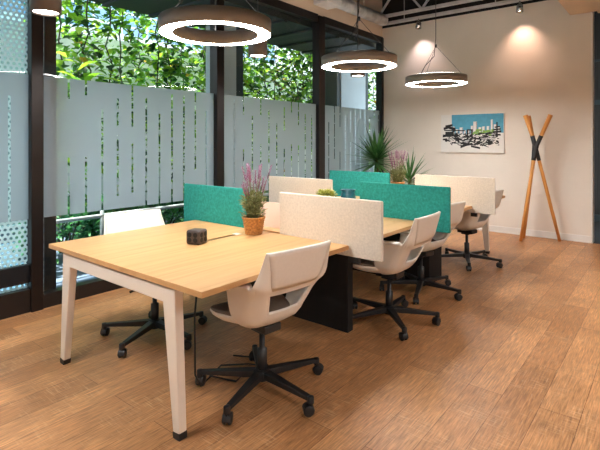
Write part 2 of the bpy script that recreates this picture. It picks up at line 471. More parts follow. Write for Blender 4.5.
structure(MB().box(-8.3, -8.1, -3, 16, -.03, 3.3), 'wall_garden', 'garden_wall', 'pale garden wall behind the vines')
b = empty('office_building', (-13.5, 6, 0), 0, 'blue glass office building seen through the vines', 'building')
MB().box(-1, 0, -7, 9, 0, 13).build('facade', 'facade', b)
sp = MB()
for k in range(7): sp.box(0, .12, -7, 9, 1.8 * k + .9, 1.8 * k + 1.15)
sp.build('floor_bands', 'garden_wall', b)

def leaf(mb, p, d, up, L, W, mi):
    d = d.normalized(); sd = d.cross(up)
    if sd.length < 1e-3: sd = d.cross(Vector((1, 0, 0)))
    sd.normalize(); n = sd.cross(d)
    a = p; l = p + d * L * .38 + sd * W * .5 + n * L * .10; r = p + d * L * .38 - sd * W * .5 + n * L * .10
    l2 = p + d * L * .72 + sd * W * .34 + n * L * .05; r2 = p + d * L * .72 - sd * W * .34 + n * L * .05
    t = p + d * L - n * L * .12; m = p + d * L * .55
    mb.add([a, l, l2, t, r2, r, m], [(0, 6, 1), (1, 6, 2), (2, 6, 3), (3, 6, 4), (4, 6, 5), (5, 6, 0)], mi)

def vine(x, y, z0, z1, n, label, seed, big=1.0):
    r = random.Random(seed)
    v = empty('climbing_vine', (x, y, 0), 0, label, 'vine', 'climbing vines outside the glazing')
    st = MB(); pts = []
    z = z0
    while z < z1 + .2:
        pts.append((r.uniform(-.05, .05), r.uniform(-.07, .07), z)); z += .25
    st.tube(pts, .010, 5).build('vine_stem', 'vine_stem', v)
    fo = MB()
    for k in range(n):
        z = r.uniform(z0, z1); c = Vector((r.gauss(0, .16), r.gauss(0, .15), z))
        th = r.uniform(0, 2 * pi)
        d = Vector((cos(th), sin(th), r.uniform(-1.0, .35)))
        q = r.random(); mi = 0 if q < .31 else 1 if q < .60 else 2 if q < .985 else 3
        L_ = r.uniform(.09, .17) * big
        leaf(fo, c, d, Vector((r.uniform(-.4, .4), r.uniform(-.4, .4), 1)), L_, L_ * r.uniform(.6, .8), mi)
    fo.build('vine_foliage', ['ivy_a', 'ivy_b', 'ivy_c', 'ivy_d'], v)
VL = 'leafy green climbing vine hanging outside the glazing above the frosted film'
nv = 0
for i in range(25):
    y = 2.75 + i * .31 + rnd.uniform(-.06, .06)
    x = -6.05 + rnd.uniform(-.28, .22)
    if abs(y - 4.6) < .12: x -= .5
    vine(x, y, 1.15 + rnd.uniform(-.2, .2), 4.3, 350, VL, 100 + i)
for i in range(9):
    y = 3.6 + i * 1.0 + rnd.uniform(-.2, .2)
    vine(-7.3 + rnd.uniform(-.3, .3), y, .4, 4.6, 330, VL, 300 + i, 1.25)
# young bush at upper left of the second pane, bright broad leaves
bs = empty('broadleaf_bush', (-5.75, 2.72, -.03), 0, 'bright broad-leaved bush outside, left end of the vines', 'bush')
fo = MB(); r = random.Random(5)
for k in range(46):
    z = r.uniform(1.2, 2.5); th = r.uniform(0, 2 * pi); L_ = r.uniform(.20, .30)
    leaf(fo, Vector((r.gauss(0, .08), r.gauss(0, .10), z)), Vector((cos(th), sin(th), r.uniform(-.2, .9))), Vector((0, 0, 1)), L_, L_ * .42, 0 if r.random() < .8 else 1)
fo.build('bush_foliage', ['ivy_a', 'ivy_b'], bs)
MB().tube([(0, 0, 0), (.03, .02, .9), (0, .03, 2.3)], [.022, .016, .008], 6).build('bush_stem', 'vine_stem', bs)

def shrub(x, y, seed, w=.42, h=.72, n=620):
    r = random.Random(seed)
    s_ = empty('hedge_shrub', (x, y, -.03), 0, 'low dark green hedge shrub outside behind the pale railing', 'shrub', 'hedge shrubs behind the railing')
    f = MB()
    for k in range(n):
        th = r.uniform(0, 2 * pi); ph = math.acos(r.uniform(-.3, 1)); rr = r.uniform(.65, 1.05)
        c = Vector((w * rr * sin(ph) * cos(th), w * 1.1 * rr * sin(ph) * sin(th), h * .38 + h * .62 * rr * cos(ph)))
        d = Vector((cos(th) * sin(ph), sin(th) * sin(ph), cos(ph))) + Vector((r.uniform(-.7, .7), r.uniform(-.7, .7), r.uniform(-.7, .5)))
        L_ = r.uniform(.07, .13)
        leaf(f, c, d, Vector((0, 0, 1)), L_, L_ * .55, 0 if r.random() < .5 else 1)
    f.build('shrub_foliage', ['hedge_a', 'hedge_b'], s_)
    t = MB()
    for k in range(5):
        a = k * 1.26; t.tube([(0, 0, 0), (.12 * cos(a), .12 * sin(a), h * .45), (.25 * cos(a), .25 * sin(a), h * .8)], [.014, .010, .005], 5)
    t.build('shrub_stem', 'vine_stem', s_)
for i, (x, y) in enumerate(((-5.5, 2.5), (-5.52, 3.15), (-5.5, 3.82), (-5.52, 5.42), (-5.5, 6.15), (-5.5, 6.84), (-6.0, 4.62), (-6.0, 7.9), (-6.15, 2.7), (-6.15, 3.5))):
    shrub(x, y, 500 + i, h=.66 + rnd.uniform(-.04, .06))
rl = empty('railing', (-5.0, 2.0, -.03), 0, 'pale tubular railing outside in front of the hedge', 'railing')
MB().tube([(0, -.6, .60), (0, 8, .60)], .022, 8).build('top_rail', 'tube', rl)
for k in range(5):
    MB().tube([(0, .95 + k * 1.7 - .3, 0), (0, .95 + k * 1.7 - .3, .66)], .020, 8).build('railing_post', 'tube', rl)

# ------------------------------------------------------------------ desks
XL, XRD, ZT = -3.16, -1.62, .74
XC = (XL + XRD) / 2
DG = 'oak bench desks joined in one row'
def leg_frame(parent, y, s):
    """A-frame at the end of a bench: two tapered legs and a crossbar (s = direction of the desk's outside)"""
    for sx in (-1, 1):
        l = MB()
        l.bar((sx * .525 - .02, y, .70), (sx * .590 - .025, y + s * .0, .03), .105, .05, .050, .045, up=(0, 1, 0))
        o = l.build('leg', 'leg', parent, bevel=.006)
        f = MB(); f.bar((sx * .5895 - .025, y, .03), (sx * .592 - .025, y, 0), .051, .046, .049, .044, up=(0, 1, 0))
        f.build('foot', 'black_leg', o)
    MB().box(-.53, .49, y - .024, y + .024, .628, .701).build('crossbar', 'leg', parent, bevel=.005)

def desk(y0, y1, label, slab=None, endy=None, ends=0, slot=False):
    d = empty('bench_desk', (XC, y0, 0), 0, label, 'desk', DG)
    w = (XRD - XL) / 2; L_ = y1 - y0
    if slot:
        sl = (.62, .97)
        t = MB()
        # top with a cable slot cut along the centre line
        g = .018
        t.box(-w, -g - .05, 0, L_, ZT - .022, ZT); t.box(g - .05, w, 0, L_, ZT - .022, ZT)
        t.box(-g - .05, g - .05, 0, sl[0], ZT - .022, ZT); t.box(-g - .05, g - .05, sl[1], L_, ZT - .022, ZT)
        t.build('desktop', 'oak', d)
        MB().box(-g - .05, g - .05, sl[0], sl[1], ZT - .020, ZT - .008).build('cable_slot', 'slot', d)
        MB().box(-.05 - .026, -.05 + .026, sl[1] - .01, sl[1] + .035, ZT, ZT + .003).build('slot_cap', 'tray', d)
    else:
        MB().box(-w, w, 0, L_, ZT - .022, ZT).build('desktop', 'oak', d)
    e = MB()
    e.box(-w - .001, -w + .004, 0, L_, ZT - .027, ZT - .0015).box(w - .004, w + .001, 0, L_, ZT - .027, ZT - .0015)
    e.box(-w, w, -.001, .004, ZT - .027, ZT - .0015).box(-w, w, L_ - .004, L_ + .001, ZT - .027, ZT - .0015)
    e.build('edge_band', 'oak_edge', d)
    for q in (-.53, .47): MB().box(q, q + .06, .12, L_ - .12, .655, .705).build('under_beam', 'black_leg', d, bevel=.003)
    MB().box(-.30, .22, .25, L_ - .08, .60, .605).box(-.30, -.295, .25, L_ - .08, .60, .69).box(.215, .22, .25, L_ - .08, .60, .69).build('cable_tray', 'black_leg', d)
    if slab:
        a, b_ = slab
        MB().box(-.53, .53, a - y0, b_ - y0, 0, .70).build('panel_leg', ['dark_panel'], d, bevel=.003)
    if ends: leg_frame(d, endy - y0, ends)
    return d
d1 = desk(1.316, 2.50, 'nearest oak bench desk with white A-frame legs, basket plant on it', endy=1.352, ends=-1, slot=True)
d2 = desk(2.545, 3.63, 'second oak bench desk, behind the cream screen at the near chair', slab=(2.86, 2.93))
d3 = desk(3.67, 4.83, 'third oak bench desk, behind the large teal screen', slab=(4.31, 4.62))
d4 = desk(4.87, 6.02, 'farthest oak bench desk, nearest the end wall', endy=6.0, ends=1)

# ------------------------------------------------------------------ desk screens
def screen(x0, x1, y, col, label):
    s_ = empty('desk_screen', ((x0 + x1) / 2, y, 0), 0, label, 'screen', 'felt desk screens')
    w = (x1 - x0) / 2
    MB().box(-w, w, -.0125, .0125, .668, 1.036).build('felt_panel', col, s_, bevel=.003)
    MB().box(-w - .0015, -w, -.0105, .0105, .672, 1.032).box(w, w + .0015, -.0105, .0105, .672, 1.032).box(-w + .004, w - .004, -.0105, .0105, 1.036, 1.0375).build('edge_piping', 'edge_trim' if col == 'cream_felt' else 'teal', s_)
    for q in (-.22, .22):
        MB().box(q - .03, q + .03, -.014, .014, .63, .668).build('clamp', 'black_leg', s_)
RS, LS = (-2.235, -1.395), (-3.365, -2.525)
screen(RS[0] + .02, RS[1] + .005, 2.522, 'cream_felt', 'cream felt screen beside the nearest chair, low front one')
screen(RS[0], RS[1] - .005, 3.65, 'teal', 'teal felt screen on the chair side, in the middle of the row')
screen(RS[0] - .02, RS[1] - .005, 4.85, 'cream_felt', 'cream felt screen farthest away, standing below the wall picture')
screen(LS[0] + .035, LS[1] - .03, 2.522, 'teal', 'teal felt screen on the near desk, left of the basket plant')
screen(LS[0], LS[1] - .03, 3.65, 'cream_felt', 'cream felt screen on the window side, right of the basket plant')
screen(LS[0] - .06, LS[1] - .05, 4.85, 'teal', 'teal felt screen in front of the spiky potted palm')

# ------------------------------------------------------------------ task chairs (local +x is the way the sitter faces)
def interp(tab, z):
    for (a, va), (b_, vb) in zip(tab, tab[1:]):
        if z <= b_:
            t = max(0, (z - a) / (b_ - a)); return va + (vb - va) * t
    return tab[-1][1]
W_T = [(.40, .120), (.415, .155), (.44, .178), (.48, .200), (.54, .214), (.60, .222), (.64, .234), (.67, .254), (.70, .256), (.76, .246), (.87, .232)]
X_T = [(.40, -.060), (.415, -.100), (.44, -.138), (.48, -.168), (.54, -.198), (.60, -.228), (.64, -.254), (.67, -.278), (.74, -.298), (.87, -.330)]
def u_point(s_, z):
    w = interp(W_T, z); xr = interp(X_T, z); rc = interp(((.40, .06), (.50, .10), (.62, .08), (.70, .06), (.87, .04)), z); xf = .015
    sg = 1 if s_ >= 0 else -1; a = abs(s_)
    if a <= .42:
        y = (w - rc) * a / .42; x = xr + .012 * (a / .42) ** 2 * 1.0
        x = xr - .010 * (1 - (a / .42) ** 2) + .0
    elif a <= .62:
        t = (a - .42) / .20 * pi / 2; y = w - rc + rc * sin(t); x = xr + rc - rc * cos(t)
    else:
        t = (a - .62) / .38; y = w; x = xr + rc + (xf - xr - rc) * t
    return Vector((x, sg * y, z))
def z_top(a):
    if a < .53: return .862
    if a < .615:
        t = (a - .53) / .085; t = 1 - (1 - t) ** 3.4; return .862 + (.668 - .862) * t
    return .668 - .014 * (a - .615) / .385
def z_bot(a):
    if a < .62: return .402
    t = (a - .62) / .38; return .402 + .055 * t * t

def make_chair():
    c = empty('task_chair')
    svals = sorted(set([round(k * .035, 4) for k in range(0, 12)] + [.42, .45, .475, .5, .515, .525, .53, .536, .542, .55, .56, .575, .59, .602, .615, .64, .66, .70, .76, .82, .88, .94, 1.0] + [.30]))
    svals = [-q for q in svals[::-1] if q > 0] + svals
    tvals = [0, .03, .08, .15, .22, .27, .34, .42, .49, .53, .57, .61, .66, .76, .86, .95, 1.0]
    sh = MB(); nS = len(svals); nT = len(tvals)
    vs = []
    for t in tvals:
        for s_ in svals:
            a = abs(s_); z = z_bot(a) + (z_top(a) - z_bot(a)) * t
            vs.append(u_point(s_, z))
    hole = lambda s0, s1, t0, t1: max(abs(s0), abs(s1)) <= .4201 and t0 >= .22 - 1e-6 and t1 <= .49 + 1e-6
    fs = []
    for j in range(nT - 1):
        for i in range(nS - 1):
            if hole(svals[i], svals[i + 1], tvals[j], tvals[j + 1]): continue
            fs.append((j * nS + i, j * nS + i + 1, (j + 1) * nS + i + 1, (j + 1) * nS + i))
    sh.add(vs, fs, 0, True)
    o = sh.build('backrest_shell', 'shell', c, solid=.013)
    bp = o.modifiers.new('bevel', 'BEVEL'); bp.width = .004; bp.segments = 2; bp.limit_method = 'ANGLE'; bp.angle_limit = R(50)
    # raised rim round the lumbar opening
    z0h, z1h = .402 + .46 * .22, .402 + .46 * .49
    path = [(-.42 + .84 * i / 14, z0h) for i in range(15)] + [(.42, z0h + (z1h - z0h) * k / 4) for k in range(1, 4)] + [(.42 - .84 * i / 14, z1h) for i in range(15)] + [(-.42, z1h - (z1h - z0h) * k / 4) for k in range(1, 5)]
    MB().tube([u_point(a, z) for a, z in path] + [u_point(*path[1])], .0085, 8, cap=False).build('lumbar_rim', 'shell', c)
    # arm tops: flanges turned inwards along both sides
    for sg in (-1, 1):
        f = MB(); vv = []; ff = []
        ss = [.60, .615, .64, .66, .70, .76, .82, .88, .94, 1.0]
        for s_ in ss:
            p = u_point(sg * s_, z_top(s_)); wd = .050 * min(1, (s_ - .58) / .10)
            vv += [p + Vector((0, sg * .008, .004)), p + Vector((0, -sg * wd, .006))]
        for i in range(len(ss) - 1):
            k = 2 * i; ff.append((k, k + 1, k + 3, k + 2) if sg > 0 else (k, k + 2, k + 3, k + 1))
        f.add(vv, ff, 0, True); f.build('armrest', 'shell', c, solid=.012)
    # outer back face, narrower towards the lumbar opening
    pn = MB(); vv = []; ff = []
    zs = [.652, .68, .72, .76, .80, .84, .858]
    nn = 13
    for z in zs:
        k = (z - .65) / .208; sw = .375 + .115 * k ** 1.6
        for i in range(nn):
            s_ = -sw + 2 * sw * i / (nn - 1); p = u_point(s_, z); q1 = u_point(s_ + .01, z); q0 = u_point(s_ - .01, z)
            tn = (q1 - q0).normalized(); nrm = Vector((0, 0, 1)).cross(tn)
            if nrm.x > 0: nrm = -nrm
            vv.append(p + nrm * .0085)
    for j in range(len(zs) - 1):
        for i in range(nn - 1): ff.append((j * nn + i, j * nn + i + 1, (j + 1) * nn + i + 1, (j + 1) * nn + i))
    pn.add(vv, ff, 0, True); pn.build('back_panel', 'shell_back', c, solid=.003)
    # seat: shell under, fabric pad on top
    def outline(k, n=40):
        pts = []
        for i in range(n):
            t = 2 * pi * i / n; e = .55
            cx, sy = cos(t), sin(t)
            x = (abs(cx) ** e) * (1 if cx >= 0 else -1); y = (abs(sy) ** e) * (1 if sy >= 0 else -1)
            hw = .238 if x > .35 else .238 - .095 * ((.35 - x) / 1.35) ** .8
            pts.append((.032 + x * (.240 if x > 0 else .155) * k, y * hw * k))
        return pts
    n = 40
    def rings(levels):
        vv = []; ff = []
        for k, z, dish in levels:
            for x, y in outline(k, n): vv.append((x, y, z + dish * (abs(y) / .24) ** 2 - .016 * max(0, (x - .14) / .11) ** 2))
        for j in range(len(levels) - 1):
            for i in range(n): ff.append((j * n + i, j * n + (i + 1) % n, (j + 1) * n + (i + 1) % n, (j + 1) * n + i))
        ff.append(list(range(n))[::-1]); ff.append([(len(levels) - 1) * n + i for i in range(n)])
        return vv, ff
    v1, f1 = rings([(.30, .393, 0), (.60, .396, .004), (.82, .407, .010), (.95, .424, .014), (1.0, .442, .016), (.985, .449, .016)])
    MB().add(v1, f1, 0, True).build('seat_shell', 'shell', c)
    v2, f2 = rings([(.97, .447, .016), (.985, .456, .016), (.955, .464, .014), (.80, .465, .010), (.5, .460, .004), (.2, .457, 0)])
    MB().add(v2, f2, 0, True).build('seat_pad', 'seat_fab', c)
    # mechanism, lift, base
    MB().box(-.10, .09, -.06, .06, .352, .397).box(-.05, .05, -.045, .045, .335, .352).build('tilt_mechanism', 'black_plastic', c, bevel=.010)
    MB().tube([(.02, -.05, .37), (.02, -.17, .372), (.02, -.20, .368)], [.006, .006, .009], 6).build('height_lever', 'black_plastic', c)
    MB().lathe([(0.0, .35), (.016, .35), (.016, .24), (.0285, .235), (.0285, .085), (.0, .085)], 16).build('gas_lift', 'black_plastic', c)
    bm = MB()
    bm.lathe([(0, .062), (.045, .064), (.052, .080), (.050, .112), (.034, .124), (.0, .124)], 20)
    for k in range(5):
        a = 2 * pi * k / 5
        ca, sa = cos(a), sin(a)
        bm.bar((.03 * ca, .03 * sa, .098), (.362 * ca, .362 * sa, .083), .052, .042, .030, .022)
        bm.lathe([(0, .098), (.018, .096), (.019, .060), (0, .058)], 10, mtx=Matrix.Translation((.362 * ca, .362 * sa, 0)))
    bm.build('star_base', 'black_plastic', c, bevel=.004)
    for k in range(5):
        a = 2 * pi * k / 5; th = a + (.9, 2.3, -.6, 1.4, .3)[k]
        mt = Matrix.Translation((.362 * cos(a), .362 * sin(a), 0)) @ Matrix.Rotation(th, 4, 'Z')
        w = MB(); rot = Matrix.Translation((-.012, 0, .0285)) @ Matrix.Rotation(pi / 2, 4, 'X')
        for zz in (-.023, .005):
            w.lathe([(0, zz), (.022, zz), (.0285, zz + .003), (.0285, zz + .015), (.022, zz + .018), (0, zz + .018)], 18, mtx=mt @ rot)
        w.box(-.016, .010, -.005, .005, .025, .060, 0, mt)
        # hood over the wheels
        vv = []; ff = []
        for i in range(9):
            t = R(-10 + i * 22)
            for y in (-.021, .021): vv.append((-.012 + .031 * cos(t), y, .0285 + .031 * sin(t)))
        for i in range(8): ff.append((2 * i, 2 * i + 1, 2 * i + 3, 2 * i + 2))
        w.add(vv, ff, 0, True, mt)
        w.build('caster', 'black_plastic', c)
    return c
proto = make_chair()
CG = 'white task chairs along the bench desks'
# hub x, y, facing, base phase, label
chairs = [
    (-1.815, 1.905, R(172), -3, 'nearest white task chair with open lumbar window, in the foreground by the near desk'),
    (-1.735, 3.258, R(181), 27, 'white task chair between the cream screen at the near desk and the middle teal screen'),
    (-1.840, 4.075, R(167), 0, 'white task chair tucked behind the middle teal screen'),
    (-1.865, 5.375, R(169), 5, 'white task chair farthest away, half hidden by the far cream screen'),
    (-2.92, 1.945, R(-4), 4, 'white task chair on the window side, its back seen over the near desk'),
]
BASES = ('star_base', 'caster')
for i, (x, y, rz, ph, lab) in enumerate(chairs):
    c = proto if i == 0 else copy_tree(proto)
    c.location = (x, y, 0); c.rotation_euler = (0, 0, rz)
    tag(c, lab, 'chair', CG)
    for ch in c.children:
        if ch.name.split('.')[0] in BASES: ch.rotation_euler = (0, 0, R(ph) - rz)

# ------------------------------------------------------------------ things on the desks
cb = empty('power_cube', (-2.425, 1.93, ZT), R(18), 'dark cube power socket on the near desk', 'power socket')
MB().box(-.052, .052, -.052, .052, 0, .092).build('cube_body', 'cube', cb, bevel=.016, seg=4)
for k in range(4):
    for (y, z) in ((-.022, .063), (.022, .063), (-.022, .030), (.022, .030)):
        m_ = Matrix.Rotation(k * pi / 2, 4, 'Z') @ Matrix.Translation((.0525, y, z)) @ Matrix.Rotation(pi / 2, 4, 'Y')
        MB().lathe([(0, -.004), (.0165, -.004), (.0165, .0008), (.0155, .0012), (0, .0012)], 14, mtx=m_).build('socket', 'hole', cb)

def lavender(loc, label, seed, sc=1.0, nst=34):
    p = empty('lavender_plant', loc, 0, label, 'plant', 'lavender in wicker baskets')
    b_ = MB()
    # woven basket: rows of bumps around
    prof = []
    n = 48; rows = 8; vv = []; ff = []
    for j in range(rows * 2 + 1):
        z = .118 * sc * j / (rows * 2); base = (.058 + .020 * (z / (.118 * sc))) * sc
        for k in range(n):
            wv = .0055 * sc * (1 if (k // 2 + j // 2) % 2 else -1) * (1 if j % 2 else .1)
            t = 2 * pi * k / n; vv.append(((base + wv) * cos(t), (base + wv) * sin(t), z))
    for j in range(rows * 2):
        for k in range(n): ff.append((j * n + k, j * n + (k + 1) % n, (j + 1) * n + (k + 1) % n, (j + 1) * n + k))
    b_.add(vv, ff, 0, True); b_.disc(.058 * sc, 0, n, flip=True)
    bo = b_.build('basket', 'basket', p)
    MB().lathe([(.073 * sc, .112 * sc), (.084 * sc, .112 * sc), (.086 * sc, .121 * sc), (.080 * sc, .126 * sc), (.073 * sc, .121 * sc)], 28, closed=True).build('basket_rim', 'basket', bo)
    MB().disc(.074 * sc, .108 * sc, 20).build('soil', 'soil', p)
    r = random.Random(seed); fo = MB(); st = MB()
    for k in range(nst):
        th = r.uniform(0, 2 * pi); r0 = r.uniform(0, .05) * sc; sp_ = r.uniform(.0, .085) * sc; h = r.uniform(.20, .36) * sc
        b0 = Vector((r0 * cos(th), r0 * sin(th), .105 * sc)); tp = b0 + Vector((sp_ * cos(th), sp_ * sin(th), h))
        md = (b0 + tp) / 2 + Vector((-.15 * sp_ * cos(th), -.15 * sp_ * sin(th), 0))
        st.tube([b0, md, tp], [.0022 * sc, .0018 * sc, .0012 * sc], 5)
        if k % 2 == 0 or h > .335 * sc:
            fl = MB(); fl.tube([tp - (tp - md).normalized() * .05 * sc, tp + (tp - md).normalized() * .05 * sc], [.004 * sc, .002 * sc], 5); dr = (tp - md).normalized(); L_ = r.uniform(.07, .12) * sc
            for q in range(9):
                pc = tp + dr * (L_ * (q / 9 - .45)); rad = .0062 * sc * (1.15 - .07 * q)
                for e in range(3):
                    a = e * 2.1 + q; pp = pc + Vector((cos(a), sin(a), .2)) * rad
                    leaf(fl, pp, Vector((cos(a), sin(a), .9)), Vector((0, 0, 1)), .012 * sc, .008 * sc, 0)
            fl.build('flower_spike', 'lav', p)
        for q in range(8):
            t = r.uniform(.05, .62); pc = b0.lerp(tp, t); a = r.uniform(0, 2 * pi)
            leaf(fo, pc, Vector((cos(a), sin(a), r.uniform(.3, 1.4))), Vector((0, 0, 1)), r.uniform(.035, .06) * sc, .008 * sc, 0)
    for q in range(300):
        a = r.uniform(0, 2 * pi); rr = r.uniform(0, .075) * sc; z = r.uniform(.11, .25) * sc
        leaf(fo, Vector((rr * cos(a), rr * sin(a), z)), Vector((cos(a) * .9, sin(a) * .9, r.uniform(.2, 1.2))), Vector((0, 0, 1)), r.uniform(.03, .055) * sc, .009 * sc, 0)
    st.build('flower_stems', 'stem', p); fo.build('foliage', 'sage', p)
    return p
lavender((-2.355, 2.385, ZT), 'lavender in a woven basket on the near desk', 11)
lavender((-2.83, 5.55, ZT), 'lavender in a basket on the farthest desk, by the spiky leaves', 12, 1.08)

bd = empty('pink_board', (-2.462, 2.66, ZT), R(0), 'pale pink board standing on the second desk, right of the basket plant', 'board')
MB().add([(-.15, -.01, 0), (.135, -.01, 0), (.085, .03, .186), (-.15, .03, .186), (-.15, -.004, 0), (.135, -.004, 0), (.085, .036, .186), (-.15, .036, .186)],
         [(0, 1, 2, 3), (7, 6, 5, 4), (0, 4, 5, 1), (1, 5, 6, 2), (2, 6, 7, 3), (3, 7, 4, 0)]).build('board_face', 'pink', bd)
MB().add([(-.10, .03, .17), (.04, .03, .17), (.04, .11, 0), (-.10, .11, 0), (-.10, .036, .17), (.04, .036, .17), (.04, .116, 0), (-.10, .116, 0)],
         [(0, 1, 2, 3), (7, 6, 5, 4), (0, 4, 5, 1), (1, 5, 6, 2), (2, 6, 7, 3), (3, 7, 4, 0)]).build('rear_support', 'pink', bd)

sc_ = empty('succulent', (-2.175, 3.02, ZT), 0, 'yellow green succulent peeping over the low front cream screen', 'plant')
MB().lathe([(0, 0), (.05, 0), (.062, .02), (.075, .225), (.068, .225), (.064, .205), (0, .205)], 24).build('pot', 'pot_white', sc_)
f = MB(); r = random.Random(3)
for cx, cy in ((0, 0), (-.055, .01), (.06, .0), (.01, -.05), (-.01, .05)):
    for q in range(26):
        a = q * 2.4; el = .2 + 1.1 * q / 26
        leaf(f, Vector((cx, cy, .225 + .02 * q / 26)), Vector((cos(a) * cos(el), sin(a) * cos(el), sin(el))), Vector((0, 0, 1)), .062 * (1 - .3 * q / 26), .024, 0)
f.build('rosettes', 'succ', sc_)
bp_ = empty('blue_pot', (-2.89, 4.45, ZT), 0, 'petrol blue pot in front of the far teal screen', 'pot')
MB().lathe([(0, 0), (.075, 0), (.088, .02), (.078, .075), (.070, .085), (.082, .115), (.074, .115), (.060, .085), (.060, .03), (0, .03)], 28).build('pot_body', 'pot_blue', bp_)
MB().lathe([(.079, .108), (.086, .110), (.087, .118), (.074, .119), (.073, .110)], 28, closed=True).build('pot_rim', 'pot_blue', bp_)

def blade_plant(loc, label, trunk, n, Lr, seed, spread=1.0, pot_r=.19, pot_h=.36, w=.032):
    p = empty('spiky_palm', loc, 0, label, 'plant', 'spiky plants by the end wall')
    MB().lathe([(0, 0), (pot_r * .72, 0), (pot_r * .78, .02), (pot_r, pot_h), (pot_r * .92, pot_h), (pot_r * .90, pot_h - .04), (0, pot_h - .04)], 28).build('pot', 'pot_grey', p)
    MB().disc(pot_r * .88, pot_h - .035, 20).build('soil', 'soil', p)
    MB().tube([(0, 0, pot_h - .04), (.01, 0, trunk * .7), (0, .01, trunk)], [.035, .030, .028], 10).build('trunk', 'stem', p)
    r = random.Random(seed); f = MB()
    for k in range(n):
        th = k * 2.399 + r.uniform(-.2, .2); el = R(82) - R(105) * (k / n) ** .8 * spread
        L_ = r.uniform(*Lr); d = Vector((cos(th) * cos(el), sin(th) * cos(el), sin(el)))
        sd = Vector((-sin(th), cos(th), 0)); vv = []; ff = []
        base = Vector((0, 0, trunk - .14 * k / n)); nn = 6
        up = sd.cross(d)
        for i in range(nn + 1):
            t = i / nn; c = base + d * L_ * t + Vector((0, 0, -.10 * L_ * t * t)); ww = w * (.5 + 1.6 * t if t < .3 else (1 - t) / .7 * .98 + .02) * .5
            vv += [c - sd * ww + up * ww * .35, c - up * ww * .2 * 0, c + sd * ww + up * ww * .35]
        for i in range(nn):
            a = 3 * i; ff += [(a, a + 1, a + 4, a + 3), (a + 1, a + 2, a + 5, a + 4)]
        f.add(vv, ff, 0, True)
    f.build('leaf_blades', 'yucca', p)
blade_plant((-3.86, 6.80, 0), 'tall spiky green palm in the corner by the end wall', 1.17, 110, (.42, .70), 4, w=.050)
blade_plant((-3.12, 6.50, 0), 'lower dark spiky palm behind the far lavender basket', .86, 60, (.34, .56), 8, w=.036)

# ------------------------------------------------------------------ cables
cd = MB()
cd.tube([(-2.02, 1.62, .70), (-2.03, 1.60, .45), (-2.05, 1.62, .12), (-2.10, 1.70, .012), (-2.16, 1.85, .008), (-2.02, 1.98, .008), (-1.98, 1.86, .012), (-2.14, 1.80, .016), (-2.20, 1.94, .008), (-2.08, 2.06, .008), (-1.96, 2.12, .008), (-2.08, 2.16, .010), (-2.24, 2.08, .008)], .0055, 6)
tag(cd.build('power_cable', 'wire'), 'black power cable dropping from the near desk and coiled on the floor', 'cable')
cw = MB()
cw.tube([(-1.98, 2.98, .69), (-1.99, 2.96, .45), (-1.97, 2.99, .2), (-1.98, 3.05, .01), (-2.1, 3.2, .008)], .004, 6)
cw.tube([(-2.05, 3.0, .69), (-2.06, 3.02, .5), (-1.92, 3.02, .47), (-1.86, 3.08, .52), (-1.88, 3.1, .69)], .004, 6)
tag(cw.build('pale_cable', 'wire_pale'), 'pale cables hanging under the second desk', 'cable')

# ------------------------------------------------------------------ ring pendants
def ring_lamp(loc, label, proto_=None):
    if proto_ is not None:
        p = copy_tree(proto_)
        p.location = loc; tag(p, label); return p
    p = empty('ring_pendant', loc, 0, label, 'pendant lamp', 'ring pendant lamps')
    ro, ri, h = .39, .292, .098
    MB().lathe([(ri, .0), (ri, h), (ro, h), (ro, .0), (ro - .006, .0), (ro - .006, h - .006), (ri + .006, h - .006), (ri + .006, 0)], 72, closed=True).build('ring_housing', 'ring', p)
    MB().lathe([(ri + .006, .004), (ro - .006, .004), (ro - .006, .012), (ri + .006, .012)], 72, closed=True).build('diffuser', 'glow', p)
    MB().lathe([(ri + .02, h), (ro - .02, h), (ro - .02, h + .004), (ri + .02, h + .004)], 72, closed=True).build('added_uplight_ring', 'added_uplight', p)  # glowing top face added to brighten the bulkhead and upper wall
    nz = .50
    w = MB()
    for k in range(3):
        a = R(20 + 120 * k); rm = (ro + ri) / 2
        w.tube([(rm * cos(a), rm * sin(a), h), (0, 0, nz)], .0025, 5)
    w.build('suspension_wires', 'wire', p)
    MB().lathe([(0, nz - .02), (.014, nz - .02), (.014, nz + .02), (0, nz + .02)], 12).build('wire_node', 'wire', p)
    a = R(260); rm = .34
    MB().tube([(0, 0, ZC - loc[2]), (0, 0, nz + .1), (.0, -.02, nz + .02), (.02, -.10, nz - .15), (rm * cos(a) * .7, rm * sin(a) * .7, h + .12), (rm * cos(a), rm * sin(a), h)], .005, 6).build('power_cord', 'wire', p)
    MB().lathe([(0, ZC - loc[2]), (.05, ZC - loc[2]), (.05, ZC - loc[2] - .03), (0, ZC - loc[2] - .03)], 18).build('ceiling_cap', 'wire', p)
    return p
ZR = 2.165
r1 = ring_lamp((-2.515, 2.17, ZR - .008), 'ring pendant lamp nearest, largest in the photo, above the near desk')
ring_lamp((-2.55, 4.13, ZR + .015), 'ring pendant lamp between the other two', r1)
ring_lamp((-2.43, 5.84, ZR - .01), 'ring pendant lamp farthest, in front of the end wall', r1)
# unseen copies of the ring lamp, added out of frame to brighten the room
for x, y in ((.9, 1.2), (.9, 4.4), (.9, -1.6), (-2.5, .25)):
    ring_lamp((x, y, ZR), 'added unseen ring pendant lamp brightening the half of the room near the camera', r1)

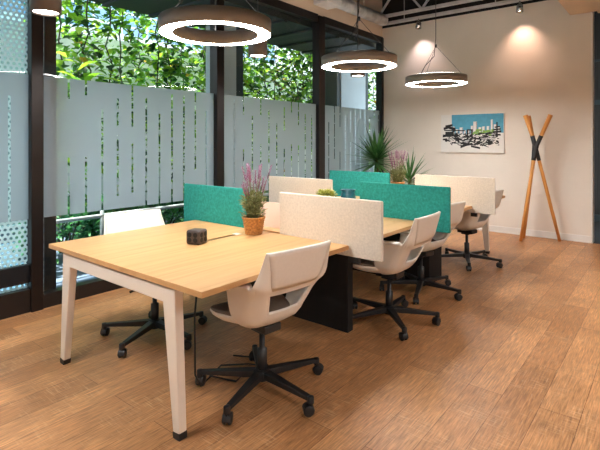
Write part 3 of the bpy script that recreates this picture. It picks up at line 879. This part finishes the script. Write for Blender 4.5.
# cylinder pendants in a row along the glazing
def cyl_lamp(loc, label, pr=None):
    if pr is not None:
        p = copy_tree(pr); p.location = loc; tag(p, label); return p
    p = empty('cylinder_pendant', loc, 0, label, 'pendant lamp', 'cylinder pendant lamps along the glazing')
    MB().lathe([(.088, .0), (.104, .0), (.104, .22), (0, .22), (0, .21), (.088, .21)], 32, closed=False).build('cylinder_shade', 'cyl', p)
    MB().disc(.088, .012, 32, flip=True).build('lens', 'glow2', p)
    MB().tube([(0, 0, .22), (0, 0, ZC - loc[2])], .006, 6).build('rod', 'wire', p)
    return p
c1 = cyl_lamp((-3.58, 1.47, 2.345), 'brown cylinder pendant lamp at the top left, in front of the nearest mullion')
cyl_lamp((-3.58, 3.69, 2.345), 'brown cylinder pendant lamp below the nearest ring lamp, against the vines', c1)
cyl_lamp((-3.55, 5.72, 2.345), 'brown cylinder pendant lamp half hidden behind the middle ring lamp', c1)

# ------------------------------------------------------------------ duct, trusses, track with spotlights
du = empty('air_duct', (-3.92, 0, 3.50), 0, 'galvanised air duct under the ceiling above the glazing', 'duct')
MB().tube([(0, 2.6, 0), (0, 7.15, 0)], .095, 20).build('duct_pipe', 'duct', du)
for k in range(5):
    y = 3.0 + k * 1.03
    MB().lathe([(.095, -.015), (.102, -.010), (.102, .010), (.095, .015)], 20, mtx=Matrix.Translation((0, y, 0)) @ Matrix.Rotation(pi / 2, 4, 'X')).build('duct_joint', 'duct', du)
for k in range(4): MB().tube([(0, 3.2 + k * 1.1, .09), (0, 3.2 + k * 1.1, ZC - 3.5)], .006, 6).build('duct_hanger', 'truss', du)
MB().box(-.12, .14, 5.30, 5.65, -.13, .12).build('damper_box', 'duct_white', du, bevel=.01)

tr = empty('ceiling_truss', (0, 7.12, 3.53), 0, 'grey steel truss in the black ceiling near the end wall', 'truss')
for z in (0, .52): MB().box(-4.1, 3.3, -.025, .025, z, z + .05).build('truss_chord', 'truss', tr)
dg = MB()
for k in range(18):
    x = -4.0 + k * .4
    dg.bar((x, 0, .03), (x + .4, 0, .54), .03, .03) if k % 2 == 0 else dg.bar((x, 0, .54), (x + .4, 0, .03), .03, .03)
dg.build('truss_web', 'truss', tr)

tk = empty('light_track', (0, 7.30, 3.46), 0, 'grey ladder track along the top of the end wall', 'track')
MB().box(-4.0, -.4, -.05, -.025, 0, .035).box(-4.0, -.4, .025, .05, 0, .035).build('track_rail', 'truss', tk)
rg = MB()
for k in range(10): rg.box(-3.9 + .38 * k, -3.88 + .38 * k, -.03, .03, .005, .03)
rg.build('track_rungs', 'truss', tk)
for k in range(3): MB().tube([(-3.6 + 1.5 * k, 0, .03), (-3.6 + 1.5 * k, 0, ZC - 3.46)], .008, 6).build('track_rod', 'truss', tk)
def spotlight(x, label, col, power):
    p = empty('track_spotlight', (x, 7.30, 3.46), 0, label, 'spotlight', 'spotlights on the ladder track')
    MB().tube([(0, 0, 0), (0, 0, -.06)], .010, 8).build('spot_arm', 'chrome', p)
    ax = Matrix.Translation((0, 0, -.10)) @ Matrix.Rotation(R(-8), 4, 'X')
    MB().lathe([(0, .06), (.030, .055), (.044, .03), (.050, -.06), (.042, -.06), (.036, -.03), (0, -.03)], 20, mtx=ax).build('spot_head', 'chrome', p)
    MB().disc(.029, -.034, 18, mtx=ax, flip=True).build('spot_lens', 'glow2', p)
    l = bpy.data.lights.new('spot_beam', 'SPOT'); l.energy = power; l.color = col
    l.spot_size = R(96); l.spot_blend = 1.0; l.shadow_soft_size = .03
    lo = bpy.data.objects.new('spot_beam', l); COL.objects.link(lo); lo.parent = p
    lo.location = (0, .02, -.17); lo.rotation_euler = (R(9), 0, 0)
    return p
spotlight(-3.34, 'chrome track spotlight at the left of the end wall, over the far ring lamp', (1.0, .76, .76), 14)
spotlight(-1.76, 'chrome track spotlight over the wall picture and coat stand', (1.0, .60, .44), 18)

# ------------------------------------------------------------------ wall picture
pc = empty('wall_picture', (-2.522, YB - .022, 1.534), 0, 'wide city skyline picture in black, white and blue on the end wall', 'picture')
W2, H2 = .496, .308
MB().box(-W2, W2, -.018, .020, -H2, H2).build('canvas', 'canvas', pc, bevel=.002)
pr = MB(); yy = -.0186
lay = [0]
def rect(x0, x1, z0, z1, mi, sk=0):
    lay[0] += 1; q = yy - .000012 * lay[0]
    pr.add([(x0, q, z0), (x1, q, z0 + sk), (x1, q, z1 + sk), (x0, q, z1)], [(0, 1, 2, 3)], mi)
rect(-.315, W2 - .004, -.01, H2 - .004, 0)
r = random.Random(21)
x = -.30
while x < .44:                                      # pale towers against the blue
    w = r.uniform(.03, .06); h = r.uniform(.05, .14) if x < -.05 else r.uniform(.09, .22)
    rect(x, x + w, -.01, .0 + h, 3); rect(x + w * .75, x + w, -.01, h - .004, 4); x += w + r.uniform(.0, .025)
rect(.435, W2 - .004, -.06, .005, 3)
for k in range(26):                                 # green trees
    cx = r.uniform(.03, .34); cz = r.uniform(-.02, .05); rect(cx - .02, cx + .02, cz - .016, cz + .016, 2, r.uniform(-.012, .012))
for k in range(210):                                # black marks of roofs and streets
    cx = r.uniform(-.44, .42); cz = r.uniform(-.20, -.01) if cx > -.2 else r.uniform(-.16, .02)
    w = r.uniform(.025, .10); h = r.uniform(.008, .030)
    rect(cx - w / 2, cx + w / 2, cz - h / 2, cz + h / 2, 1 if r.random() < .82 else 4, r.uniform(-.03, .03))
for k in range(40):
    cx = r.uniform(-.40, .40); cz = r.uniform(-.19, -.03); w = r.uniform(.02, .06); h = r.uniform(.006, .018)
    rect(cx - w / 2, cx + w / 2, cz - h / 2, cz + h / 2, 3, r.uniform(-.025, .025))
for (x0, x1, z0, z1, sk) in ((-.42, -.30, .10, .135, .02), (-.45, -.33, .06, .10, .03), (-.36, -.25, .075, .12, -.03), (-.44, -.10, .045, .062, -.01), (-.42, -.28, -.05, .03, 0),
                            (-.07, -.045, -.09, .06, 0), (.0, .025, -.09, .06, 0), (-.07, .025, .045, .065, 0), (.36, .44, .08, .10, .01), (.34, .45, .04, .065, .01), (.385, .405, -.05, .17, 0), (.33, .46, -.0, .03, .01), (-.17, -.02, -.24, -.20, .06), (.0, .14, -.22, -.19, -.03)):
    rect(x0, x1, z0, z1, 1, sk)
pr.build('print', ['sky_blue', 'ink', 'print_green', 'canvas', 'print_grey'], pc)

# ------------------------------------------------------------------ coat stand
cs = empty('coat_stand', (-1.50, 7.17, 0), 0, 'orange wooden coat stand of three crossed poles with black sleeve', 'coat stand')
def seg(p, t):
    return Vector(p) - cs.location
poles = [[(-1.690, 7.05, 0), (-1.535, 7.165, 1.19), (-1.500, 7.165, 1.36), (-1.335, 7.19, 1.775)],
         [(-1.254, 7.37, 0), (-1.497, 7.205, 1.19), (-1.535, 7.205, 1.36), (-1.640, 7.11, 1.775)],
         [(-1.705, 7.28, 0), (-1.560, 7.225, 1.19), (-1.553, 7.235, 1.36), (-1.628, 7.22, 1.770)]]
for P_ in poles:
    P_ = [Vector(q) - cs.location for q in P_]
    mid = (P_[1] + P_[2]) / 2
    MB().tube([P_[0], P_[0].lerp(P_[1], .5), P_[1], mid], [.021, .024, .022, .021], 14).tube([mid, P_[2], P_[3]], [.021, .023, .032], 14).build('pole', 'rack_wood', cs)
    MB().tube([P_[0].lerp(P_[1], .955), P_[1], mid, P_[2], P_[2].lerp(P_[3], .30)], [.0245, .0255, .0255, .027, .029], 14).build('sleeve', 'black_sleeve', cs)

# ------------------------------------------------------------------ light outdoors, camera
w = bpy.data.worlds.new('sky'); scene.world = w; w.use_nodes = True
bg = w.node_tree.nodes['Background']
sk = w.node_tree.nodes.new('ShaderNodeTexSky')
try:
    sk.sky_type = 'HOSEK_WILKIE'
except Exception: pass
sk.turbidity = 5.0; sk.ground_albedo = .4; sk.sun_direction = Vector((-.35, .25, .9)).normalized()
mx = w.node_tree.nodes.new('ShaderNodeMix'); mx.data_type = 'RGBA'; mx.inputs[0].default_value = .65
w.node_tree.links.new(sk.outputs[0], mx.inputs[6]); mx.inputs[7].default_value = (.86, .94, 1.0, 1)
w.node_tree.links.new(mx.outputs[2], bg.inputs[0])
bg.inputs[1].default_value = 1.9
sl = bpy.data.lights.new('sun', 'SUN'); sl.energy = 8.0; sl.angle = R(1.5); sl.color = (1.0, .96, .88)
so = bpy.data.objects.new('sun', sl); COL.objects.link(so)
so.rotation_euler = Vector((.24, .10, -1)).to_track_quat('-Z', 'Y').to_euler()

cam = bpy.data.cameras.new('camera'); co = bpy.data.objects.new('camera', cam); COL.objects.link(co)
co.location = (0, 0, 1.405); co.rotation_euler = (pi / 2, 0, .6795)
cam.sensor_width = 36; cam.lens = 36 * 463.32 / 600; cam.shift_y = -(225 - 141.42) / 600
cam.clip_start = .05
scene.camera = co

vs_ = scene.view_settings
scene.display_settings.display_device = 'sRGB'
vs_.view_transform = 'Standard'; vs_.look = 'None'; vs_.gamma = 1; vs_.use_curve_mapping = False
vs_.exposure = 1.15
scene.cycles.transparent_max_bounces = 16
scene.cycles.max_bounces = 10

scene.cycles.caustics_reflective = False
